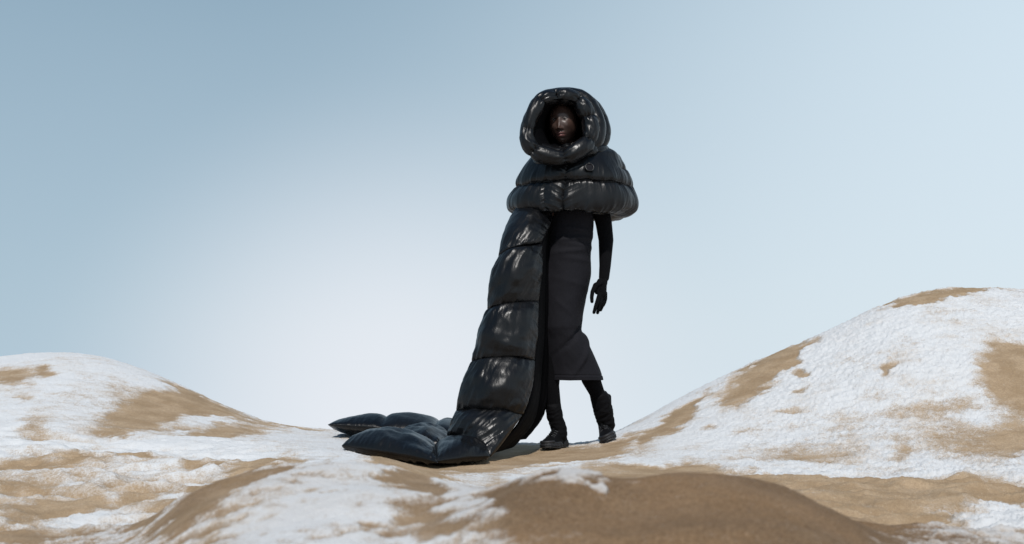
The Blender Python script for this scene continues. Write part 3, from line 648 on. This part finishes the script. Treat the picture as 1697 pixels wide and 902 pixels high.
# --- leggings and boots
for pts in ([(916, 590, 8.02, .050), (914.5, 640, 8.03, .042), (917, 668, 8.045, .042), (919, 690, 8.05, .046)],
            [(968, 596, 8.07, .050), (979, 628, 8.10, .054), (989, 650, 8.13, .044), (995, 672, 8.15, .048)]):
    s = Soup(); limb(s, pts); link('legging', remeshed('legging', *s.get(), .004, [M_knit], 3), person)
def boot(root_px, yaw_deg, roll_deg, pitch_deg, shaft, size=1.0, flip=1, seed=0):
    """root_px: ground point under the ankle (u,v,d); toe points at -y turned by yaw"""
    O = P(*root_px); R_ = rot('z', math.radians(yaw_deg)) @ rot('y', math.radians(roll_deg)) @ rot('x', math.radians(pitch_deg))
    b = empty('boot', person)
    def w(p): return (np.asarray(p, float)*size) @ R_.T+O
    # upper: cross sections from heel (+y) to toe (-y): y, half width, top height
    secs = [(.085,.012,.060),(.078,.030,.085),(.060,.038,.105),(.030,.041,.120),(0,.042,.125),(-.03,.043,.115),(-.06,.046,.096),(-.10,.050,.078),(-.135,.049,.068),(-.160,.042,.058),(-.178,.028,.045),(-.185,.012,.035)]
    n = 36; rows = []
    sec = crom(np.array(secs), np.linspace(0, len(secs)-1, 60)); th = np.linspace(-0.15, np.pi+.15, n)
    for y, hw, tp in sec:
        zz = 0.025+(tp-0.025)*np.clip(np.sin(th), -.2, 1)**1.0; rows.append(np.stack([hw*np.sign(np.cos(th))*np.abs(np.cos(th))**0.75, np.full(n, y), np.where(np.sin(th) < 0, .02, zz)], -1))
    Gu = np.array(rows); Gu[..., 0] *= 1+0.03*fbm(Gu[..., 1]*20, Gu[..., 2]*25, 70+seed, 3)
    V, F = closed_grid(w(Gu)); link('boot_upper', mesh_from('boot_upper', V, F, [M_boot]), b)
    # sagging shaft with folded cuff
    s = Soup(); limb(s, shaft, seg=28); sm = remeshed('boot_shaft', *s.get(), .0035, [M_boot], 3)
    co = np.empty(len(sm.vertices)*3, np.float32); sm.vertices.foreach_get('co', co); co = co.reshape(-1, 3)
    c0 = P(*shaft[0][:3]); c1 = P(*shaft[-1][:3]); ax = c1-c0; tpar = ((co-c0) @ ax)/(ax @ ax); cc = c0+tpar[:, None]*ax
    rad = co-cc; rn = rad/np.maximum(np.linalg.norm(rad, axis=1, keepdims=True), 1e-6); an = np.arctan2(rn[:, 1], rn[:, 0])
    co = co+rn*(0.007*(0.35-np.abs(noise(an*.6+tpar*1.5, tpar*5, 80+seed)))+0.0012*fbm(an*2, tpar*8, 85, 2))[:, None]
    sm.vertices.foreach_set('co', co.astype(np.float32).ravel()); sm.update(); link('boot_shaft', sm, b)
    # sole with tread blocks
    prof = [(-.19,.006),(-.18,.030),(-.155,.046),(-.11,.054),(-.06,.050),(-.01,.043),(.03,.044),(.065,.043),(.085,.032),(.093,.008)]
    pr = crom(np.array(prof), np.linspace(0, len(prof)-1, 60)); ring = np.concatenate([np.stack([pr[:, 1], pr[:, 0]], -1), np.stack([-pr[::-1, 1], pr[::-1, 0]], -1)])
    lv = [(-.001, .93), (.004, 1.0), (.010, .97), (.013, 1.03), (.021, 1.02), (.026, .97), (.034, .96), (.040, .90)]
    kk = np.arange(len(ring)); lug = 1+0.035*np.sign(np.sin(kk*2*np.pi*17/len(ring)))
    Gs = np.array([np.stack([ring[:, 0]*f*(lug if z < .022 else 1), ring[:, 1]*f**.5, np.full(len(ring), z+0.012*sstep(-ring[:, 1], .1, .19))], -1) for z, f in lv])
    V, F = closed_grid(w(Gs)); link('boot_sole', mesh_from('boot_sole', V, F, [M_rubber], smooth=False), b)
    # toe bumper, laces and eyelets
    th2 = np.linspace(-1.2, 1.2, 24); path = [w([.046*math.sin(a), -.118-.062*math.cos(a), .045]) for a in th2]
    link('toe_bumper', tube_mesh('toe_bumper', path, [.010*size]*24, [M_rubber], 10), b)
    for i in range(6):
        y = -.100+i*.019; zt = float(np.interp(y, [-.185, -.16, -.135, -.1, -.06, -.03, 0], [.035, .058, .068, .078, .096, .115, .125]))+.003
        hw = .026-.001*i; q = np.linspace(-1, 1, 9)
        path = [w([hw*c, y-.006*(i % 2*2-1)*c, zt-.010*c*c]) for c in q]
        link('lace', tube_mesh('lace', path, [.0030*size]*9, [M_lace], 8), b)
        for c in (-1, 1): sphere(w([hw*c*1.05, y, zt-.0105]), .0045*size, [M_lace], 'eyelet', b, nlat=8, nlon=10)
    path = [w([.0, -.105+i*.024, float(np.interp(-.105+i*.024, [-.1, -.06, -.03, 0, .02], [.078, .096, .115, .125, .135]))+.008]) for i in range(6)]
    link('lace_ridge', tube_mesh('lace_ridge', path, [.008*size]*6, [M_boot], 10), b)
    return b
boot((925, 741.5, 8.06), -28, -3, 2, [(917.5,676,8.04,.044),(919,686,8.045,.045),(921.5,697,8.05,.042),(926,710,8.06,.044),(927,720,8.06,.044)], size=.90, seed=1)
boot((1010, 727, 8.2), -8, -25, 6, [(993.5,660,8.14,.051),(997,667,8.15,.053),(999,678,8.16,.055),(1002,692,8.18,.052),(1006,704,8.19,.046)], size=.90, seed=5)
# loose cuff behind the right ankle
s = Soup(); limb(s, [(1004, 651, 8.17, .012), (1008, 658, 8.17, .018), (1009, 672, 8.17, .016)], flat=.6)
link('boot_cuff', remeshed('boot_cuff', *s.get(), .003, [M_boot], 2), person)

# --- hood
hood = empty('hood', person)
RIM = np.array([ # u, v, r(px), d
 (921,160,13,7.83),(898,166,12,7.80),(886,184,11.5,7.775),(877.5,205,10.5,7.76),(873.5,229,11.5,7.745),(884,248,13.5,7.74),(905,258,14,7.74),(932,261.5,13,7.745),
 (956,251,15,7.76),(974,236,14,7.79),(979,216,13.5,7.815),(974,195,15,7.835),(964,174,13.5,7.845),(952,163.5,12,7.845),(938,160,13.5,7.84)], float)
def ring_tube(name, ring, seams, parent, nseg=64, nalong=900, wr=.008, seed=0, pinch=.34, puff=.14):
    """closed fat tube through ring, pinched at seams (parameters on the ring); one object per quilted segment"""
    k = len(ring); t = np.linspace(0, k, nalong, endpoint=False); C = crom(ring, t, closed=True)
    path = np.array([P(u, v, d) for u, v, r, d in C]); rad = C[:, 2]*0.00337
    L_ = np.linalg.norm(np.roll(path, -1, 0)-path, axis=1).sum(); per = L_/k
    sm = np.array(sorted(seams), float); dist = np.full(nalong, 9.); frac = np.zeros(nalong)
    for q in sm: dd = np.abs((t-q+k/2) % k-k/2)*per; dist = np.minimum(dist, dd)
    f = 1-pinch*np.exp(-(dist/.017)**1.2)+puff*(1-np.exp(-dist/.05))-puff*.6
    G = tube(path, rad*f, nseg, closed=True); n = (G-path[:, None]); n /= np.linalg.norm(n, axis=-1, keepdims=True)
    th = np.linspace(0, 2*np.pi, nseg, endpoint=False)[None]*np.ones((nalong, 1)); dm = dist[:, None]*np.ones_like(th)
    cx, cy = np.cos(th)*.04, np.sin(th)*.04
    side = np.cumsum(np.ones(nalong))[:, None]*0+t[:, None]
    w = pucker(cx*2+cy*1.3+side*0.0, dm, seed, freq=24, L=.035)+.8*pucker(cy*2-cx, dm, seed+2, freq=34, L=.028)
    f2 = .3-np.abs(fbm(np.cos(th)*.5+5, side*per*9+np.sin(th)*.5, seed+7, 2, .45))
    # the loop must close: fade large-scale noise where the tube meets itself
    G = G+n*((w*wr*1.2+f2*wr*.7))[..., None]
    idx = (sm/k*nalong).astype(int); m = len(idx)
    for i in range(m):
        a, b = idx[i], idx[(i+1) % m]; rows = np.arange(a, b+1) if b > a else np.arange(a, b+nalong+1)
        g = G[rows % nalong]; cap0 = path[rows[0] % nalong]; cap1 = path[rows[-1] % nalong]
        V, F = closed_grid(g); me = mesh_from(name, V, F, [M_puff]); link(name, me, parent)
ring_tube('rim_segment', RIM, [0, 1.1, 3.4, 5.1, 7.1, 9.2, 11.0, 12.6], hood, seed=100, wr=.013)
def shifted(du, dv, dd, sc, rr, skew=0.):
    r = RIM.copy(); c = np.array([927., 210.]); k_ = np.clip(.5+.5*(r[:, 0]-c[0])/50, 0, 1); r[:, 0] = c[0]+(r[:, 0]-c[0])*sc+du*k_; r[:, 1] = c[1]+(r[:, 1]-c[1])*sc+dv; r[:, 2] = rr; r[:, 3] += dd; return r
ring_tube('hood_segment', shifted(14, -2.5, .085, .97, 13.5), [2.3, 8.0, 12.0], hood, seed=120, wr=.006, pinch=.07, puff=.03)
ring_tube('hood_segment', shifted(24, 2, .175, .94, 13), [4.5, 9.6, 13.4], hood, seed=140, wr=.006, pinch=.07, puff=.03)
# closed back of the hood, outer and dark inner face
def dome(name, c, rx, ry, rz, mat, parent, inner=False, seed=0):
    la = np.linspace(-np.pi/2+.02, np.pi/2-.02, 90); lo = np.linspace(-.15, np.pi+.15, 120); LA, LO = np.meshgrid(la, lo, indexing='ij')
    G = np.stack([np.cos(LA)*np.cos(LO)*rx, np.cos(LA)*np.sin(LO)*ry, np.sin(LA)*rz], -1)
    G = G*(1+.02*np.cos(LO*14)+.012*fbm(LO*3, LA*3, seed, 3))[..., None]
    G = G+np.asarray(c); F = grid_faces(90, 120, flip=inner); return link(name, mesh_from(name, G.reshape(-1, 3), F, [mat]), parent)
dome('hood_back', P(951, 209, 8.00), .185, .20, .195, M_puff, hood, seed=4)
thl = np.linspace(0, 2*np.pi, 120, endpoint=False); LG = []
for (cu, cv, a_, b_, dd, tl) in [(928,211,48,47,7.79,.03),(931,211,41,43,7.82,.03),(934,211,34,41,7.87,.02),(936,211,33,41,7.95,0),(940,210,34,41,8.03,0),(944,210,26,32,8.10,0),(946,210,8,10,8.13,0),(946,210,1,1,8.135,0)]:
    LG.append([P(cu+a_*math.cos(t_), cv+b_*math.sin(t_), dd+tl*math.cos(t_)) for t_ in thl])
LG = np.array(LG); LG = np.array([crom(LG[:, j], np.linspace(0, 7, 40)) for j in range(120)]).transpose(1, 0, 2)
link('hood_lining', mesh_from('hood_lining', LG.reshape(-1, 3), grid_faces(40, 120, wrap_c=True), [M_lining]), hood)
# neck roll under the hood and the small collar under the chin
def neck_ring(uc, vc, d, a_px, b_m, r_px, n=16, tilt=0.):
    c = P(uc, vc, d); out_ = []
    for i in range(n):
        a = 2*math.pi*i/n; p = c+np.array([a_px*.00339*math.cos(a), b_m*math.sin(a), tilt*math.cos(a)]); u, v = project(p); out_.append((u, v, r_px, p[1]))
    return np.array(out_)
ring_tube('collar_roll', neck_ring(945, 263, 8.0, 56, .20, 10.5, tilt=.035), [1, 4.2, 7, 10.2, 12.3, 14], hood, seed=160, wr=.008)
ring_tube('inner_collar', neck_ring(937, 257, 7.955, 25, .085, 11, tilt=.02), [1, 4, 8, 11, 12.5, 14.5], hood, seed=180, wr=.009)
ring_tube('inner_collar', neck_ring(938, 249, 7.965, 20, .072, 8, tilt=.02), [1, 4, 8, 11, 13.1], hood, seed=190, wr=.007)

# --- cape
cape = empty('cape', person)
CR = [(244,915,975,8.03),(249,900,1004,8.03),(257,888,1024,8.03),(268,877,1031,8.03),(280,867,1038,8.03),(297,857,1047,8.03),(313,852,1051,8.03),(329,843,1057,8.03),(343,841,1057,8.03),(352,845,1052,8.03),(358,855,1040,8.03),(357,868,1022,8.03),(350,875,1012,8.03)]
G, th, tt, R = loft('cape', CR, None, None, 8.03, lambda t, a: min(.80*a, .265), nth=900, nv=330)
n = grid_normals(G, wrap_c=True); cen = G.mean(1, keepdims=True); cen[-90:] = cen[-90:]+0; sg = np.sign(((G-cen)*n).sum(-1, keepdims=True))
sg = np.where(R[:, 0][:, None, None] >= 0, np.sign(((G[150:151]-cen[150:151])*n[150:151]).sum(-1, keepdims=True)), sg); n = n*sg
Vs = np.interp(np.arange(330), np.arange(330), R[:, 0])
TT = (np.arange(330)/329*(len(CR)-1))          # row parameter, seam at 6
arcl = np.cumsum(np.r_[0, np.linalg.norm(np.diff(G[:, 675], axis=0), axis=1)])  # down the front
seam_r = [6.0+0*th, 3.6+0*th]
k6 = np.interp(5.75, TT, arcl); 
TH = th[None]*np.ones((330, 1)); AR = arcl[:, None]*np.ones_like(TH)
wob = .35*np.sin(TH*2+.5)*0
d1 = np.abs(AR-np.interp(5.75, TT, arcl)+.009*noise(TH*3.1, 0*TH, 230)+.004*noise(TH*9, 0*TH, 231))
rs = sstep(np.cos(TH-0.35), .45, .8)          # short yoke seam on the camera-right shoulder
d2 = np.abs(AR-np.interp(4.05, TT, arcl)); 
d3 = np.abs(AR-np.interp(9.6, TT, arcl))
Rr = np.hypot(G[..., 0]-cen[..., 0], G[..., 1]-cen[..., 1])
def th_of(u, row):   # angle on the front side whose vertex shows at u
    uu, vv = project(G[row]); fr_ = np.where(G[row, :, 1] < cen[row, 0, 1])[0]; return th[fr_[np.argmin(np.abs(uu[fr_]-u))]]
row_m = 200; rw = int(np.interp(7.5, TT, np.arange(330))); r4 = int(np.interp(5, TT, np.arange(330)))
tA = np.interp(np.arange(330), [r4-40, r4, rw], [th_of(942, r4), th_of(937, r4), th_of(931.5, rw)])[:, None]
tB = np.interp(np.arange(330), [r4, rw], [th_of(899, r4), th_of(902, rw)])[:, None]
dA = np.abs(TH-tA)*Rr; dB = np.abs(TH-tB)*Rr+.1*(1-sstep(TT, 5.2, 6.2))[:, None]
al = TH*.26
puffy = .020*(1-np.exp(-d1/.040))*(1-.5*np.exp(-d3/.03))
gro = -.010*np.exp(-(d1/.007)**1.2)-.017*np.exp(-(dA/.012)**1.2)-.009*np.exp(-(dB/.014)**1.2)-.014*np.exp(-(d2/.010)**1.2)*rs
wv = (pucker(al, d1, 200, freq=22, L=.05)+.9*pucker(al, d3, 203, freq=26, L=.05)+.9*pucker(AR+.6*dA, dA, 206, freq=24, L=.028)+.7*pucker(AR-.5*dB, dB, 209, freq=22, L=.028)+.6*pucker(al, d2, 211, freq=20, L=.05)*rs)
big = fbm(al*7, AR*1.6, 215, 2, .45); lump = .018*noise(al*6, AR*4+3, 220)+.004*noise(al*12, AR*6, 222)
D = puffy-.013+gro+wv*.016+(.3-np.abs(big))*.004+lump
fade = np.minimum(1, np.minimum(TH, 2*np.pi-TH)/.25)   # noise seam sits at the hidden arm side
D = D*(.25+.75*fade)
G2 = G+n*D[..., None]
def cape_part(name, r0, r1, c0, c1):
    cols = np.arange(c0, c1+1) % 900; g = G2[r0:r1+1][:, cols]
    F = grid_faces(g.shape[0], g.shape[1]); link(name, mesh_from(name, g.reshape(-1, 3), F, [M_puff]), cape)
r6 = int(round(5.75/12*329)); cA = int(np.median(tA)/(2*np.pi)*900); cB = int(np.median(tB)/(2*np.pi)*900); c0 = 450; ce = 900
for (r0, r1) in ((0, r6), (r6, 329)):
    for (a_, b_) in ((0, 225), (225, 450), (450, cB), (cB, cA), (cA, 900)): cape_part('cape_panel', r0, r1, a_, b_)
# dark underside closing the cape
under = G2[-1]; c_ = under.mean(0)+np.array([0, 0, .02]); Gu = np.array([under*(1-f)+c_*f for f in np.linspace(0, 1, 8)])
link('cape_lining', mesh_from('cape_lining', Gu.reshape(-1, 3), grid_faces(8, 900, wrap_c=True), [M_lining]), cape)
# round outline emblem on the chest
uu, vv = project(G2); fr_ = (G2[..., 1] < 8.0); dd = (uu-976)**2+(vv-279.5)**2+(~fr_)*1e6
i0, j0 = np.unravel_index(np.argmin(dd), dd.shape); ec = G2[i0, j0]; en = n[i0, j0]; ex = np.cross([0, 0, 1], en); ex /= np.linalg.norm(ex); 
if ex[0] < 0: ex = -ex
ey = np.cross(en, ex); ey = ey*np.sign(ey[2])
aa = np.linspace(0, 2*np.pi, 64, endpoint=False)
rr = .0225*(1+.10*np.exp(-((np.abs(((aa-4.1+np.pi) % (2*np.pi))-np.pi))/.15)**2)+.10*np.exp(-((np.abs(((aa-5.3+np.pi) % (2*np.pi))-np.pi))/.15)**2)-.10*np.exp(-((aa-1.57)/.35)**2))
path = ec+en*.016+np.outer(rr*np.cos(aa), ex)+np.outer(rr*np.sin(aa), ey)
link('emblem', tube_mesh('emblem', path, [.0036]*64, [M_logo], 8, closed=True), cape)
q = rr*.88
Gd = np.array([ec+en*.0145+np.outer(q*f*np.cos(aa), ex)+np.outer(q*f*np.sin(aa), ey)+en*.003*(1-f) for f in (1., .66, .33, .01)])
link('emblem_disc', mesh_from('emblem_disc', Gd.reshape(-1, 3), grid_faces(4, 64, wrap_c=True), [M_dress]), cape)

# --- train
train = empty('train', person)
def quad(rows, n=4): return np.array([resamp(rowp(r), n) for r in rows])
S0 = [(862,335,7.97),(890,338,7.95),(916,343,7.97)]
S1 = [(827,427,7.74),(849,415.5,7.70),(873,409.5,7.70),(897,404,7.76)]
S2 = [(809,516,7.70),(828,510,7.66),(852,502.5,7.66),(892,499,7.73)]
S3 = [(783,601,7.66),(811,596.5,7.60),(855,594.5,7.60),(884,598,7.68)]
S4 = [(757,680,7.62),(797,681.5,7.54),(835,683,7.52),(866,688,7.58)]
S5 = [(742,722,7.62),(768,731,7.50),(790,740,7.42),(813,756,7.33)]
def midrow(a, b, l, r, dd=-.02):
    a = resamp(rowp(a)); b = resamp(rowp(b)); m = (a+b)/2; m[0] = P(*l); m[-1] = P(*r); m[1:-1, 1] += dd; return m
def tpanel(a, b, l, r, **k): pillow('train_panel', np.array([resamp(rowp(a)), midrow(a, b, l, r), resamp(rowp(b))]), train, **k)
tpanel(S0, S1, (840,378,7.87), (911,374,7.87), thick=.052, seed=301, et=.45, es=.15)
tpanel(S1, S2, (815,468,7.72), (896,452,7.74), thick=.062, seed=311, et=.45, es=.15)
tpanel(S2, S3, (796,558,7.68), (889,548,7.70), thick=.064, seed=321, et=.45, es=.15)
tpanel(S3, S4, (768,640,7.64), (878,642,7.63), thick=.066, seed=331, et=.45, es=.15)
tpanel(S4, S5, (750,700,7.60), (842,722,7.45), thick=.055, seed=341, et=.35, es=.15)
# panels lying on the sand
def floor_panel(c, **k):
    """c: near-left, near-right, far-right, far-left (u,v,d)"""
    nl, nr_, fr2, fl = [P(*p) for p in c]; rows = [[fl+(fr2-fl)*f for f in np.linspace(0, 1, 4)], [(fl+nl)/2+((fr2+nr_)/2-(fl+nl)/2)*f for f in np.linspace(0, 1, 4)], [nl+(nr_-nl)*f for f in np.linspace(0, 1, 4)]]
    pillow('train_panel', rows, train, **k)
floor_panel([(566,739,7.35),(726,768,7.00),(722,738,7.55),(600,733,7.75)], thick=.10, seed=351, power=.45, back=.5)
floor_panel([(722,766,7.02),(812,757,7.22),(806,742,7.55),(720,738,7.60)], thick=.085, seed=361, back=.5, nx=80)
floor_panel([(650,736,7.60),(735,740,7.60),(760,728,8.1),(655,728,8.1)], thick=.085, seed=371, back=.5)
floor_panel([(725,738,7.62),(800,740,7.62),(800,728,8.0),(745,728,8.1)], thick=.075, seed=376, back=.5)
floor_panel([(543,704,8.28),(800,728,8.10),(800,718,8.8),(565,714,8.8)], thick=.110, seed=381, nx=240, splits=(.36, .70), power=.48, wr=.006, back=.5)
floor_panel([(655,726,7.95),(745,730,7.95),(745,722,8.35),(660,720,8.35)], thick=.075, seed=411, back=.7)
# inner fold of the train: dark, hanging behind its edge down to the sand
F0 = [(912,340,7.92),(900,420,7.90),(898,500,7.90),(895,560,7.92),(894,620,7.93),(884,680,7.92),(862,716,7.86),(836,732,7.75)]
F1 = [(908,340,8.02),(908,420,8.02),(908,500,8.02),(906,560,8.04),(903,620,8.06),(905,655,8.06),(898,690,8.06),(872,728,8.0)]
a0 = crom(np.array(rowp(F0)), np.linspace(0, 7, 40)); a1 = crom(np.array(rowp(F1)), np.linspace(0, 7, 40)); mid_ = (a0+a1)/2
pillow('train_fold', np.stack([a0, mid_, a1], 1)[::3], train, thick=.035, nx=50, ny=200, wr=.006, seed=421, mat=M_lining)
E0 = rowp([(914,343,7.97),(897,404,7.75),(893,499,7.72),(885,598,7.67),(868,688,7.57),(811,753,7.36)]); E1 = rowp([(914,343,8.02),(899,404,7.95),(897,499,7.96),(893,598,7.97),(886,690,7.95),(850,742,7.72)])
e0 = crom(np.array(E0), np.linspace(0, 5, 14)); e1 = crom(np.array(E1), np.linspace(0, 5, 14))
pillow('train_fold', np.stack([e0, (e0+e1)/2, e1], 1), train, thick=.03, nx=40, ny=160, wr=.006, seed=431, mat=M_lining)

# children were built in world space: give them the inverse of the person's base
for ch in person.children:
    ch.location = Vector(-OFF)
